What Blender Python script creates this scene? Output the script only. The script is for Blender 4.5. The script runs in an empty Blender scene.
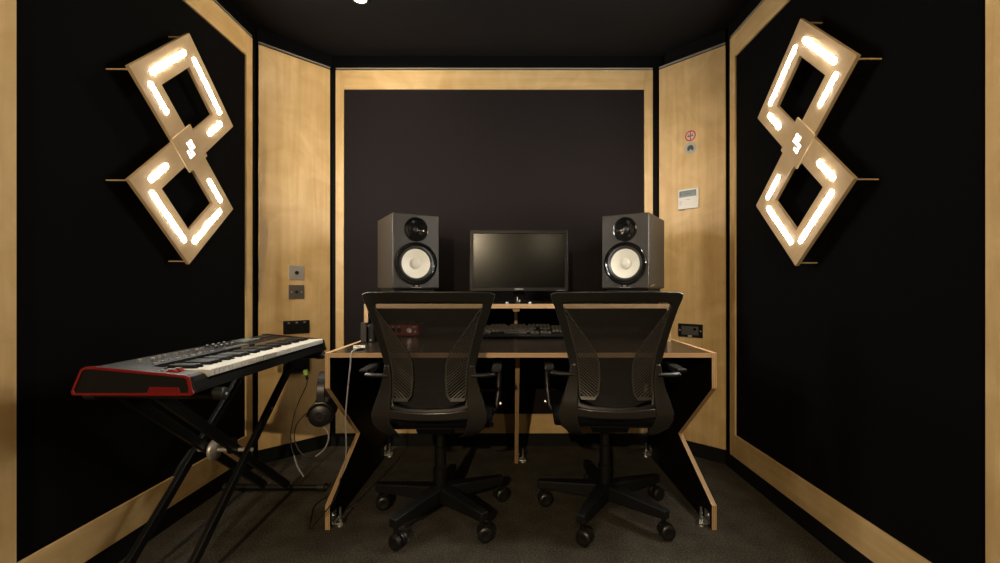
import bpy, bmesh, math, random
from mathutils import Vector, Matrix
random.seed(4)
PI = math.pi
S = bpy.context.scene
C = S.collection

# ------------------------------------------------------------ camera, world, exposure
cd = bpy.data.cameras.new('camera'); cam = bpy.data.objects.new('camera', cd); C.objects.link(cam)
cd.sensor_width = 36; cd.lens = 444 * 36 / 1000
cd.shift_x = -0.011; cd.shift_y = 0.0065; cd.clip_start = 0.02
cam.location = (0, 0, 1.0); cam.rotation_euler = (PI / 2, 0, 0)
S.camera = cam
w = bpy.data.worlds.new('world'); S.world = w; w.use_nodes = True
w.node_tree.nodes['Background'].inputs[0].default_value = (0.9, 0.8, 0.7, 1)
w.node_tree.nodes['Background'].inputs[1].default_value = 0.0
S.view_settings.view_transform = 'Standard'; S.view_settings.look = 'None'
S.view_settings.gamma = 1; S.view_settings.use_curve_mapping = False
S.view_settings.exposure = 0.0
LIGHT_COL = (1.0, 0.79, 0.50)
BAR_STRENGTH = 285.0
DOWN_AND_FILL_LIGHTS = [  # x, y, watts; the first is a real fitting, the rest are added fill
    (-0.77, 2.262, 12), (-0.11, 0.55, 16), (0.60, -3.0, 60), (-0.80, -3.0, 590)]

# ------------------------------------------------------------ materials
def mat(name, col, rough=0.5, metal=0.0, emit=None, es=1.0, spec=0.5, noise=None, bump=None, alpha=None):
    m = bpy.data.materials.new(name); m.use_nodes = True
    nt = m.node_tree; b = nt.nodes['Principled BSDF']
    b.inputs['Base Color'].default_value = (*col, 1)
    b.inputs['Roughness'].default_value = rough; b.inputs['Metallic'].default_value = metal
    b.inputs['Specular IOR Level'].default_value = spec
    if emit:
        b.inputs['Emission Color'].default_value = (*emit, 1); b.inputs['Emission Strength'].default_value = es
    if alpha is not None: b.inputs['Alpha'].default_value = alpha
    tc = nt.nodes.new('ShaderNodeTexCoord')
    if noise:
        sc, amt = noise
        n = nt.nodes.new('ShaderNodeTexNoise'); n.inputs['Scale'].default_value = sc; n.inputs['Detail'].default_value = 5
        nt.links.new(tc.outputs['Object'], n.inputs['Vector'])
        r = nt.nodes.new('ShaderNodeValToRGB')
        r.color_ramp.elements[0].position = 0.3; r.color_ramp.elements[1].position = 0.7
        r.color_ramp.elements[0].color = (*[c * (1 - amt) for c in col], 1)
        r.color_ramp.elements[1].color = (*[min(1, c * (1 + amt)) for c in col], 1)
        nt.links.new(n.outputs['Fac'], r.inputs['Fac']); nt.links.new(r.outputs['Color'], b.inputs['Base Color'])
    if bump:
        sc, st = bump
        n2 = nt.nodes.new('ShaderNodeTexNoise'); n2.inputs['Scale'].default_value = sc; n2.inputs['Detail'].default_value = 3
        nt.links.new(tc.outputs['Object'], n2.inputs['Vector'])
        bp = nt.nodes.new('ShaderNodeBump'); bp.inputs['Strength'].default_value = st; bp.inputs['Distance'].default_value = 0.002
        nt.links.new(n2.outputs['Fac'], bp.inputs['Height']); nt.links.new(bp.outputs['Normal'], b.inputs['Normal'])
    return m

def plywood(name, scale, a=(0.58, 0.375, 0.155), c=(0.75, 0.525, 0.255), rough=0.42):
    m = bpy.data.materials.new(name); m.use_nodes = True
    nt = m.node_tree; b = nt.nodes['Principled BSDF']; b.inputs['Roughness'].default_value = rough
    b.inputs['Specular IOR Level'].default_value = 0.35
    tc = nt.nodes.new('ShaderNodeTexCoord')
    mp = nt.nodes.new('ShaderNodeMapping'); mp.inputs['Scale'].default_value = scale
    nt.links.new(tc.outputs['Object'], mp.inputs['Vector'])
    g = nt.nodes.new('ShaderNodeTexNoise'); g.inputs['Scale'].default_value = 1.0; g.inputs['Detail'].default_value = 6
    g.inputs['Distortion'].default_value = 0.6
    nt.links.new(mp.outputs['Vector'], g.inputs['Vector'])
    big = nt.nodes.new('ShaderNodeTexNoise'); big.inputs['Scale'].default_value = 5.0; big.inputs['Detail'].default_value = 4
    big.inputs['Distortion'].default_value = 1.2
    nt.links.new(tc.outputs['Object'], big.inputs['Vector'])
    mx = nt.nodes.new('ShaderNodeMath'); mx.operation = 'MULTIPLY_ADD'; mx.inputs[1].default_value = 0.45
    nt.links.new(g.outputs['Fac'], mx.inputs[0])
    m2 = nt.nodes.new('ShaderNodeMath'); m2.operation = 'MULTIPLY'; m2.inputs[1].default_value = 0.55
    nt.links.new(big.outputs['Fac'], m2.inputs[0]); nt.links.new(m2.outputs[0], mx.inputs[2])
    r = nt.nodes.new('ShaderNodeValToRGB')
    r.color_ramp.elements[0].position = 0.36; r.color_ramp.elements[0].color = (*a, 1)
    r.color_ramp.elements[1].position = 0.64; r.color_ramp.elements[1].color = (*c, 1)
    nt.links.new(mx.outputs[0], r.inputs['Fac']); nt.links.new(r.outputs['Color'], b.inputs['Base Color'])
    return m

def ply_edge(name, axis, a=(0.36, 0.20, 0.10), c=(0.62, 0.42, 0.22)):
    """laminated veneers: stripes along one axis"""
    m = bpy.data.materials.new(name); m.use_nodes = True
    nt = m.node_tree; b = nt.nodes['Principled BSDF']; b.inputs['Roughness'].default_value = 0.55
    tc = nt.nodes.new('ShaderNodeTexCoord')
    wv = nt.nodes.new('ShaderNodeTexWave'); wv.bands_direction = axis; wv.inputs['Scale'].default_value = 45
    wv.inputs['Distortion'].default_value = 0.4
    nt.links.new(tc.outputs['Object'], wv.inputs['Vector'])
    r = nt.nodes.new('ShaderNodeValToRGB'); r.color_ramp.elements[0].color = (*a, 1); r.color_ramp.elements[1].color = (*c, 1)
    nt.links.new(wv.outputs['Fac'], r.inputs['Fac']); nt.links.new(r.outputs['Color'], b.inputs['Base Color'])
    return m

def mesh_fabric(name, col, opacity):
    m = bpy.data.materials.new(name); m.use_nodes = True
    nt = m.node_tree; b = nt.nodes['Principled BSDF']
    b.inputs['Base Color'].default_value = (*col, 1); b.inputs['Roughness'].default_value = 0.8
    tc = nt.nodes.new('ShaderNodeTexCoord')
    vals = []
    for ax in ('X', 'Z'):
        wv = nt.nodes.new('ShaderNodeTexWave'); wv.bands_direction = ax; wv.inputs['Scale'].default_value = 90
        nt.links.new(tc.outputs['Object'], wv.inputs['Vector']); vals.append(wv.outputs['Fac'])
    mx = nt.nodes.new('ShaderNodeMath'); mx.operation = 'MAXIMUM'
    nt.links.new(vals[0], mx.inputs[0]); nt.links.new(vals[1], mx.inputs[1])
    mr = nt.nodes.new('ShaderNodeMapRange'); mr.inputs['From Min'].default_value = 0.3; mr.inputs['From Max'].default_value = 0.9
    mr.inputs['To Min'].default_value = opacity - 0.3; mr.inputs['To Max'].default_value = opacity + 0.12
    nt.links.new(mx.outputs[0], mr.inputs['Value']); nt.links.new(mr.outputs[0], b.inputs['Alpha'])
    return m

M = {
    'ply_v': plywood('plywood_vertical', (28, 28, 1.6)),
    'ply_x': plywood('plywood_across', (1.6, 28, 28)),
    'ply_y': plywood('plywood_along', (28, 1.6, 28)),
    'ply_lamp': plywood('plywood_lamp', (12, 12, 12), (0.50, 0.35, 0.19), (0.60, 0.43, 0.25)),
    'edge_x': ply_edge('plywood_edge_upright', 'X'),
    'edge_z': ply_edge('plywood_edge_flat', 'Z'),
    'wall_black': mat('black_painted_backing', (0.0014, 0.0014, 0.0016), 0.7, spec=0.15),
    'fabric_side': mat('black_acoustic_cloth', (0.0022, 0.0022, 0.0026), 0.95, spec=0.1, bump=(900, 0.3)),
    'fabric_back': mat('charcoal_acoustic_cloth', (0.0145, 0.0112, 0.0115), 0.95, spec=0.15, bump=(900, 0.3)),
    'ceiling': mat('black_ceiling_paint', (0.0050, 0.0042, 0.0042), 0.8, spec=0.2, noise=(3, 0.15)),
    'trimline': mat('grey_shadow_trim', (0.38, 0.34, 0.28), 0.45),
    'skirt': mat('black_baseboard_paint', (0.004, 0.004, 0.004), 0.6, spec=0.3),
    'laminate': mat('black_laminate', (0.020, 0.0145, 0.0105), 0.24, spec=0.4, noise=(40, 0.15)),
    'laminate_in': mat('black_laminate_matte', (0.0025, 0.0022, 0.002), 0.6, spec=0.25),
    'plastic': mat('black_plastic', (0.009, 0.0085, 0.008), 0.38),
    'plastic_satin': mat('satin_dark_grey_plastic', (0.024, 0.022, 0.020), 0.25),
    'plastic_matte': mat('matte_black_plastic', (0.005, 0.005, 0.005), 0.6, spec=0.3),
    'gloss': mat('gloss_black_plastic', (0.006, 0.006, 0.006), 0.12),
    'seat': mat('black_seat_cloth', (0.004, 0.004, 0.004), 0.95, spec=0.15, bump=(700, 0.5)),
    'mesh': mesh_fabric('black_chair_mesh', (0.015, 0.013, 0.0115), 0.66),
    'metal': mat('black_powder_coat', (0.005, 0.005, 0.0045), 0.35),
    'chrome': mat('chrome', (0.80, 0.80, 0.80), 0.30, 1.0),
    'steel': mat('brushed_steel', (0.62, 0.58, 0.52), 0.4, 0.6),
    'greyplate': mat('dark_grey_metal_plate', (0.16, 0.14, 0.115), 0.45, 0.4),
    'cab': mat('speaker_charcoal_vinyl', (0.024, 0.0205, 0.0165), 0.45, noise=(300, 0.15), bump=(500, 0.25)),
    'cone': mat('white_speaker_cone', (0.80, 0.78, 0.70), 0.5),
    'conecap': mat('white_dust_cap', (0.70, 0.68, 0.61), 0.45),
    'rubber': mat('black_rubber', (0.012, 0.012, 0.012), 0.45),
    'screen': mat('switched_off_screen', (0.0015, 0.0015, 0.0012), 0.20, spec=0.16),
    'whiteplastic': mat('white_plastic', (0.72, 0.70, 0.64), 0.4),
    'lcd': mat('lcd_grey_green', (0.10, 0.13, 0.115), 0.25),
    'lcddark': mat('lcd_dark_segment', (0.02, 0.03, 0.028), 0.3),
    'redsign': mat('red_print', (0.55, 0.03, 0.035), 0.5),
    'greydisc': mat('grey_sticker', (0.42, 0.42, 0.36), 0.5),
    'darkgrey': mat('dark_grey_print', (0.05, 0.055, 0.055), 0.5),
    'red': mat('red_plastic', (0.22, 0.008, 0.008), 0.36),
    'reddark': mat('dark_red_print', (0.10, 0.006, 0.006), 0.5),
    'redmetal': mat('red_anodised_case', (0.17, 0.006, 0.009), 0.35, 0.3),
    'whitekey': mat('ivory_white_key', (0.60, 0.575, 0.51), 0.3),
    'blackkey': mat('black_key', (0.005, 0.005, 0.005), 0.4, spec=0.3),
    'knobgrey': mat('grey_control_cap', (0.22, 0.21, 0.20), 0.4),
    'synth': mat('synth_black_casing', (0.0055, 0.005, 0.0045), 0.6, spec=0.22),
    'keycap': mat('dark_keycap', (0.13, 0.12, 0.11), 0.5),
    'cablewhite': mat('grey_white_cable', (0.30, 0.29, 0.28), 0.4),
    'cableblack': mat('black_cable', (0.012, 0.012, 0.012), 0.45),
    'green': mat('yellow_green_plastic', (0.42, 0.62, 0.12), 0.4),
    'yellow': mat('yellow_tape', (0.60, 0.52, 0.12), 0.5),
    'silverprint': mat('silver_print', (0.55, 0.55, 0.55), 0.4),
    'bar': mat('lit_warm_white_diffuser', (1, 1, 1), 0.5, emit=(1.0, 0.95, 0.86), es=BAR_STRENGTH),
    'mono': mat('lit_monogram_diffuser', (1, 1, 1), 0.5, emit=(1.0, 0.95, 0.88), es=2.2),
    'lens': mat('lit_downlight_lens', (1, 1, 1), 0.5, emit=(1.0, 0.82, 0.62), es=12),
}

def carpet():
    m = bpy.data.materials.new('brown_loop_carpet'); m.use_nodes = True
    nt = m.node_tree; b = nt.nodes['Principled BSDF']; b.inputs['Roughness'].default_value = 0.95
    b.inputs['Specular IOR Level'].default_value = 0.1
    tc = nt.nodes.new('ShaderNodeTexCoord')
    n = nt.nodes.new('ShaderNodeTexNoise'); n.inputs['Scale'].default_value = 170; n.inputs['Detail'].default_value = 3
    n2 = nt.nodes.new('ShaderNodeTexNoise'); n2.inputs['Scale'].default_value = 9; n2.inputs['Detail'].default_value = 4
    for x in (n, n2): nt.links.new(tc.outputs['Object'], x.inputs['Vector'])
    mx = nt.nodes.new('ShaderNodeMath'); mx.operation = 'MULTIPLY_ADD'; mx.inputs[1].default_value = 0.75
    m2 = nt.nodes.new('ShaderNodeMath'); m2.operation = 'MULTIPLY'; m2.inputs[1].default_value = 0.25
    nt.links.new(n.outputs['Fac'], mx.inputs[0]); nt.links.new(n2.outputs['Fac'], m2.inputs[0]); nt.links.new(m2.outputs[0], mx.inputs[2])
    r = nt.nodes.new('ShaderNodeValToRGB')
    r.color_ramp.elements[0].position = 0.36; r.color_ramp.elements[0].color = (0.020, 0.018, 0.0135, 1)
    r.color_ramp.elements[1].position = 0.66; r.color_ramp.elements[1].color = (0.105, 0.091, 0.070, 1)
    nt.links.new(mx.outputs[0], r.inputs['Fac']); nt.links.new(r.outputs['Color'], b.inputs['Base Color'])
    bp = nt.nodes.new('ShaderNodeBump'); bp.inputs['Strength'].default_value = 0.7; bp.inputs['Distance'].default_value = 0.004
    nt.links.new(n.outputs['Fac'], bp.inputs['Height']); nt.links.new(bp.outputs['Normal'], b.inputs['Normal'])
    return m
M['carpet'] = carpet()

# ------------------------------------------------------------ mesh helpers
class B:
    def __init__(s): s.bm = bmesh.new()
    def mark(s): s.bm.verts.ensure_lookup_table(); s.n0 = len(s.bm.verts); return s.n0
    def box(s, x0, x1, y0, y1, z0, z1, T=None):
        v = [s.bm.verts.new((x, y, z)) for x in (x0, x1) for y in (y0, y1) for z in (z0, z1)]
        for f in ((0, 1, 3, 2), (4, 6, 7, 5), (0, 4, 5, 1), (2, 3, 7, 6), (0, 2, 6, 4), (1, 5, 7, 3)):
            s.bm.faces.new([v[i] for i in f])
        if T is not None:
            for q in v: q.co = T @ q.co
        return s
    def prism(s, pts, fn, d0, d1):
        """pts 2-D polygon, fn(a, b, d) -> xyz"""
        a = [s.bm.verts.new(fn(p[0], p[1], d0)) for p in pts]; b = [s.bm.verts.new(fn(p[0], p[1], d1)) for p in pts]
        s.bm.faces.new(a); s.bm.faces.new(b[::-1]); n = len(pts)
        for i in range(n): s.bm.faces.new([a[i], b[i], b[(i + 1) % n], a[(i + 1) % n]])
        return s
    def strip(s, outer, inner, fn, d0, d1, closed=True):
        """plate between two outlines of the same length, with thickness"""
        n = len(outer)
        o0 = [s.bm.verts.new(fn(*p, d0)) for p in outer]; i0 = [s.bm.verts.new(fn(*p, d0)) for p in inner]
        o1 = [s.bm.verts.new(fn(*p, d1)) for p in outer]; i1 = [s.bm.verts.new(fn(*p, d1)) for p in inner]
        for k in range(n if closed else n - 1):
            j = (k + 1) % n
            s.bm.faces.new([o0[k], o0[j], i0[j], i0[k]]); s.bm.faces.new([o1[k], i1[k], i1[j], o1[j]])
            s.bm.faces.new([o0[k], o1[k], o1[j], o0[j]]); s.bm.faces.new([i0[k], i0[j], i1[j], i1[k]])
        if not closed:
            for k in (0, n - 1): s.bm.faces.new([o0[k], i0[k], i1[k], o1[k]])
        return s
    def ring(s, c, r, u, v, n):
        return [s.bm.verts.new(c + u * (math.cos(2 * PI * k / n) * r) + v * (math.sin(2 * PI * k / n) * r)) for k in range(n)]
    def tube(s, pts, r, n=10, cap=True, flat=1.0):
        P = [Vector(p) for p in pts]; rs = r if isinstance(r, (list, tuple)) else [r] * len(P)
        rings = []; up = None
        for i, p in enumerate(P):
            t = (P[min(i + 1, len(P) - 1)] - P[max(i - 1, 0)]).normalized()
            if up is None:
                up = Vector((0, 0, 1)) if abs(t.z) < 0.9 else Vector((0, 1, 0))
            u = t.cross(up).normalized(); v = u.cross(t).normalized(); up = v
            rings.append([s.bm.verts.new(p + u * (math.cos(2 * PI * k / n) * rs[i]) + v * (math.sin(2 * PI * k / n) * rs[i] * flat)) for k in range(n)])
        for a, b in zip(rings, rings[1:]):
            for k in range(n): s.bm.faces.new([a[k], a[(k + 1) % n], b[(k + 1) % n], b[k]])
        if cap: s.bm.faces.new(rings[0][::-1]); s.bm.faces.new(rings[-1])
        return s
    def bar(s, p0, p1, w, h, w1=None, h1=None, side=None):
        """rectangular beam from p0 to p1; w across, h upwards"""
        p0 = Vector(p0); p1 = Vector(p1); t = (p1 - p0).normalized()
        sd = Vector(side) if side else t.cross(Vector((0, 0, 1))).normalized()
        u = sd.cross(t).normalized(); w1 = w if w1 is None else w1; h1 = h if h1 is None else h1
        a = [s.bm.verts.new(p0 + sd * (i * w / 2) + u * (j * h / 2)) for i, j in ((-1, -1), (1, -1), (1, 1), (-1, 1))]
        b = [s.bm.verts.new(p1 + sd * (i * w1 / 2) + u * (j * h1 / 2)) for i, j in ((-1, -1), (1, -1), (1, 1), (-1, 1))]
        s.bm.faces.new(a[::-1]); s.bm.faces.new(b)
        for k in range(4): s.bm.faces.new([a[k], a[(k + 1) % 4], b[(k + 1) % 4], b[k]])
        return s
    def lathe(s, prof, c, axis, n=32, closed=False):
        """prof list of (r, h) along axis from c"""
        c = Vector(c); ax = Vector(axis).normalized()
        u = ax.cross(Vector((0, 0, 1)) if abs(ax.z) < 0.9 else Vector((1, 0, 0))).normalized(); v = ax.cross(u)
        rings = []
        for r, h in prof:
            if r < 1e-6: rings.append([s.bm.verts.new(c + ax * h)])
            else: rings.append(s.ring(c + ax * h, r, u, v, n))
        for a, b in zip(rings, rings[1:]):
            if len(a) == 1 and len(b) == 1: continue
            for k in range(n):
                j = (k + 1) % n
                if len(a) == 1: s.bm.faces.new([a[0], b[j], b[k]])
                elif len(b) == 1: s.bm.faces.new([a[k], a[j], b[0]])
                else: s.bm.faces.new([a[k], a[j], b[j], b[k]])
        if closed:
            for R in (rings[0], rings[-1]):
                if len(R) > 1: s.bm.faces.new(R)
        return s
    def cyl(s, c, axis, r, h, n=24):
        return s.lathe([(r, -h / 2), (r, h / 2)], c, axis, n, True)

def curve(pts, n=6):
    P = [Vector(p) for p in pts]; out = []
    for i in range(len(P) - 1):
        p0, p1, p2, p3 = P[max(i - 1, 0)], P[i], P[i + 1], P[min(i + 2, len(P) - 1)]
        for k in range(n):
            t = k / n
            out.append(0.5 * ((2 * p1) + (p2 - p0) * t + (2 * p0 - 5 * p1 + 4 * p2 - p3) * t * t + (3 * p1 - p0 - 3 * p2 + p3) * t ** 3))
    return out + [P[-1]]

def obj(name, b, m, parent=None, bevel=0, seg=2, smooth=False, loc=None, kind=None, inv=None):
    bm = b.bm
    bmesh.ops.recalc_face_normals(bm, faces=bm.faces)
    me = bpy.data.meshes.new(name); bm.to_mesh(me); bm.free()
    for mm in (m if isinstance(m, (list, tuple)) else [m]): me.materials.append(mm)
    o = bpy.data.objects.new(name, me); C.objects.link(o)
    if smooth:
        for p in me.polygons: p.use_smooth = True
        try: me.set_sharp_from_angle(angle=math.radians(38))
        except Exception: pass
    if parent is not None: o.parent = parent
    if loc is not None: o.location = loc
    if bevel:
        md = o.modifiers.new('bevel', 'BEVEL'); md.width = bevel; md.segments = seg; md.limit_method = 'ANGLE'; md.angle_limit = math.radians(35)
        md.harden_normals = False
    if kind: o['kind'] = kind
    return o
def struct(name, b, m, parent=None, **k):
    o = obj(name, b, m, parent, **k); o['kind'] = 'structure'; return o
def tag(o, label, cat, group=None):
    o['label'] = label; o['category'] = cat
    if group: o['group'] = group
    return o
def thing(name, label, cat, loc=(0, 0, 0), rz=0, group=None):
    o = bpy.data.objects.new(name, None); C.objects.link(o); o.location = loc; o.rotation_euler = (0, 0, rz)
    o.empty_display_size = 0.05
    return tag(o, label, cat, group)
def copy_tree(o, parent=None):
    c = o.copy(); C.objects.link(c)
    if parent is not None: c.parent = parent
    for ch in list(o.children): copy_tree(ch, c)
    return c
def text_mesh(name, s, size, depth, m, parent, mw, align='CENTER'):
    cu = bpy.data.curves.new(name, 'FONT'); cu.body = s; cu.size = size; cu.extrude = depth; cu.align_x = align; cu.align_y = 'CENTER'
    t = bpy.data.objects.new(name + '_tmp', cu); C.objects.link(t)
    dg = bpy.context.evaluated_depsgraph_get(); me = bpy.data.meshes.new_from_object(t.evaluated_get(dg))
    bpy.data.objects.remove(t); bpy.data.curves.remove(cu)
    me.transform(mw); me.materials.clear(); me.materials.append(m)
    o = bpy.data.objects.new(name, me); C.objects.link(o); o.parent = parent
    return o

# ------------------------------------------------------------ room
ZC = 2.475; ZW = 2.377; ZB = 0.082
struct('floor', B().box(-1.60, 1.40, -3.8, 2.95, -0.05, 0), M['carpet'])
struct('ceiling', B().box(-1.60, 1.40, -3.8, 2.95, ZC, ZC + 0.05), M['ceiling'])

class Plane:
    """vertical wall plane from P0 to P1; u metres along, z up, d into the room"""
    def __init__(s, P0, P1):
        s.P0 = Vector((*P0, 0)); s.t = (Vector((*P1, 0)) - s.P0); s.L = s.t.length; s.t.normalize()
        s.n = Vector((s.t.y, -s.t.x, 0))
        if s.n.dot(Vector((0, 0.8, 0)) - s.P0) < 0: s.n = -s.n
        s.M = Matrix(((s.t.x, s.n.x, 0, s.P0.x), (s.t.y, s.n.y, 0, s.P0.y), (0, 0, 1, 0), (0, 0, 0, 1)))
    def at(s, u, z, d=0): return s.P0 + s.t * u + s.n * d + Vector((0, 0, z))
def wbox(P, u0, u1, z0, z1, d0, d1, b=None): return (b or B()).box(u0, u1, d0, d1, z0, z1, P.M)

WB = Plane((-1.108, 2.81), (0.896, 2.81))
WLD = Plane((-1.427, 2.51), (-1.141, 2.80))
WRD = Plane((0.934, 2.80), (1.216, 2.517))
WL = Plane((-1.432, 1.20), (-1.432, 2.45))
WR = Plane((1.218, 1.05), (1.218, 2.46))

def backing(name, P, u0=-0.05, u1=0.05):
    return struct(name, wbox(P, u0, P.L + u1, 0, ZC, -0.07, -0.012), M['wall_black'])
tn = [0]
def trimname():
    tn[0] += 1; return 'trim_%d' % tn[0]
def skirt(name, P, e0=0.02, e1=0.02):
    struct(name, wbox(P, -e0, P.L + e1, 0, ZB - 0.001, -0.012, 0.002), M['skirt'])
def framed(P, wall, fab, mh, wl, wr, zt0, zb1, far=0):
    """plywood frame round a cloth panel; all in the wall's own u, z"""
    f = wbox(P, wl, P.L - wr, zb1, zt0, -0.011, -0.003)
    struct('fabric_panel', f, fab, wall)
    b = B()
    wbox(P, 0, wl, ZB, ZW, -0.0119, 0.006, b); wbox(P, P.L - wr, P.L, ZB, ZW, -0.0119, 0.006, b)
    struct('frame_stiles', b, M['ply_v'], wall, bevel=0.0012)
    b = B()
    wbox(P, wl + 0.0005, P.L - wr - 0.0005, ZB, zb1, -0.0119, 0.006, b); wbox(P, wl + 0.0005, P.L - wr - 0.0005, zt0, ZW, -0.0119, 0.006, b)
    struct('frame_rails', b, mh, wall, bevel=0.0012)

wb = backing('wall_back', WB, -0.1, 0.1)
framed(WB, wb, M['fabric_back'], M['ply_x'], 0.051, 0.053, 2.256, 0.203)
wl = backing('wall_left', WL, 0.0, 0.06)
framed(WL, wl, M['fabric_side'], M['ply_y'], 0.081, 0.056, 2.256, 0.203)
wr = backing('wall_right', WR, 0.0, 0.057)
framed(WR, wr, M['fabric_side'], M['ply_y'], 0.085, 0.055, 2.256, 0.203)
wld = backing('wall_back_left', WLD, -0.005, 0.03); struct('plywood_panel', wbox(WLD, 0, WLD.L, ZB, ZW, -0.0119, 0.0), M['ply_v'], wld, bevel=0.001)
wrd = backing('wall_back_right', WRD, 0.03, -0.005); struct('plywood_panel', wbox(WRD, 0, WRD.L, ZB, ZW, -0.0119, 0.0), M['ply_v'], wrd, bevel=0.001)
# the same panels go on behind the photographer
for side, x, ya, yb in (('left', -1.432, -3.6, 1.14), ('right', 1.218, -3.6, 0.99)):
    P = Plane((x, ya), (x, yb)); o = backing('wall_%s_rear' % side, P, 0.0, 0.06)
    framed(P, o, M['fabric_side'], M['ply_y'], 0.09, 0.09, 2.256, 0.203); skirt('baseboard_%s_rear' % side, P, 0, 0.06)
struct('wall_rear', B().box(-1.50, 1.30, -3.72, -3.61, 0, ZC), M['fabric_back'])
for n, P, a, b_ in (('back', WB, 0.03, 0.03), ('left', WL, 0, 0.06), ('right', WR, 0, 0.055), ('back_left', WLD, 0, 0), ('back_right', WRD, 0, 0)):
    skirt('baseboard_' + n, P, a, b_)
for P in (WB, WLD, WRD, WL, WR):
    struct(trimname(), wbox(P, 0.0, P.L, ZW + 0.010, ZW + 0.0145, -0.012, 0.004), M['trimline'])

# ------------------------------------------------------------ ceiling downlight and added fill lights out of view
for i, (x, y, wt) in enumerate(DOWN_AND_FILL_LIGHTS):
    lab = 'small round recessed ceiling light above the left speaker' if i == 0 else \
          'added fill light at the ceiling, out of view, %s' % ('nearest to the desk', 'far right', 'far left')[i - 1]
    t = thing('ceiling_or_fill_light', lab, 'ceiling light', (x, y, ZC), 0, 'recessed ceiling lights')
    obj('bezel', B().lathe([(0.046, 0.0), (0.046, -0.004), (0.036, -0.007), (0.033, -0.001)], (0, 0, 0), (0, 0, 1)), M['plastic_matte'], t, smooth=True)
    obj('lens', B().lathe([(0.033, -0.003), (0.0, -0.003)], (0, 0, 0), (0, 0, 1)), M['lens'], t)
    ld = bpy.data.lights.new('downlight_or_fill', 'SPOT'); ld.energy = wt; ld.color = LIGHT_COL; ld.shadow_soft_size = 0.04
    ld.spot_size = math.radians(176); ld.spot_blend = 0.12
    lo = bpy.data.objects.new('downlight_or_fill', ld); C.objects.link(lo); lo.parent = t; lo.location = (0, 0, -0.012)

# ------------------------------------------------------------ figure-eight wall lamps
def eight_lamp(label, dz, cy, side, tilt=0):
    """side -1: hangs on the left wall (viewer's right is +Y); +1: on the right wall"""
    wallx = -1.443 if side < 0 else 1.229
    rx = -side                      # towards the room
    t = thing('wall_lamp', label, 'wall lamp', (wallx, cy, 1.58 + dz)); t.rotation_euler = (tilt, 0, 0)
    off = 0.094
    # local frame: a = viewer's up-right, b = viewer's down-right
    ry = 1 if side < 0 else -1
    q = math.sqrt(0.5)
    def F(zc):
        def f(a, b, d): return ((d * rx), ry * (a + b) * q, zc - 1.58 + (a - b) * q * 0.965)
        return f
    h = 0.2086; wd = 0.105
    for zc, nm in ((1.785, 'upper'), (1.384, 'lower')):
        f = F(zc); i = h - wd
        o = [(-h, -h), (h, -h), (h, h), (-h, h)]; n = [(-i, -i), (i, -i), (i, i), (-i, i)]
        obj('square_frame', B().strip(o, n, f, off - 0.014, off), M['ply_lamp'], t, bevel=0.001)
        o2 = [(-h + .004, -h + .004), (h - .004, -h + .004), (h - .004, h - .004), (-h + .004, h - .004)]
        n2 = [(p[0] * (i - .004) / i, p[1] * (i - .004) / i) for p in n]
        r = 0.157; L = 0.115; wv = 0.0092
        bars = []
        # far sides are full length, the two sides that reach the centre plate are short
        full = [((-L, L), -r, 'a'), ((-L, L), r, 'b')] if nm == 'upper' else [((-L, L), r, 'a'), ((-L, L), -r, 'b')]
        short = [((0.02, L + .008), r, 'a'), ((-L - .008, -0.02), -r, 'b')] if nm == 'upper' else [((-L - .008, -0.02), -r, 'a'), ((0.02, L + .008), r, 'b')]
        for (l0, l1), pos, ax in full + short:
            pts = []
            for k in range(9): an = -PI / 2 + PI * k / 8; pts.append((l1 + wv * math.cos(an), pos + wv * math.sin(an)))
            for k in range(9): an = PI / 2 + PI * k / 8; pts.append((l0 + wv * math.cos(an), pos + wv * math.sin(an)))
            if ax == 'b': pts = [(b_, a_) for a_, b_ in pts]
            obj('light_bar', B().prism(pts, f, off - 0.001, off + 0.0016), M['bar'], t)
    f = F(1.585); p = 0.0745
    obj('centre_plate', B().prism([(-p, -p), (p, -p), (p, p), (-p, p)], f, off - 0.002, off + 0.0045), M['ply_lamp'], t, bevel=0.001)
    # lit monogram: a closed loop with a hook below it
    u = 0.0230; k0 = 0.0062; b = B()
    def seg(a0, b0, a1, b1):
        x0, x1 = sorted((a0, a1)); y0, y1 = sorted((b0, b1))
        b.prism([(x0 - k0, y0 - k0), (x1 + k0, y0 - k0), (x1 + k0, y1 + k0), (x0 - k0, y1 + k0)], g, off + 0.0044, off + 0.0052)
    def g(a, bb, d): return f(a, bb, d)
    ox, oy = 0.000, -0.0205
    for s4 in ((0, 0, 1, 0), (1, 0, 1, 1), (0, 1, 1, 1), (0, 0, 0, 2), (-1, 2, 0, 2), (-1, 1.1, -1, 2)):
        seg(ox + s4[0] * u, oy + s4[1] * u, ox + s4[2] * u, oy + s4[3] * u)
    obj('monogram', b, M['mono'], t)
    for a_, z_ in ((-0.287, 1.776), (0.287, 1.776), (-0.287, 1.382), (0.287, 1.382), (0, 1.112), (0, 2.052)):
        obj('standoff', B().box(min(0, rx * (off - .013)), max(0, rx * (off - .013)), ry * a_ - 0.003, ry * a_ + 0.003, z_ - 1.58 - 0.0022, z_ - 1.58 + 0.0022), M['ply_lamp'], t)
    return t
eight_lamp('lit plywood figure-eight lamp on the left wall above the synthesizer', 0, 1.862, -1)
eight_lamp('lit plywood figure-eight lamp on the right wall facing the other lamp', -0.012, 1.757, 1, math.radians(1.8))

# ------------------------------------------------------------ wall fittings
def fitting(name, label, cat, P, u, z):
    o = thing(name, label, cat, P.at(u, z, 0), math.atan2(P.t.y, P.t.x)); return o
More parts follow.
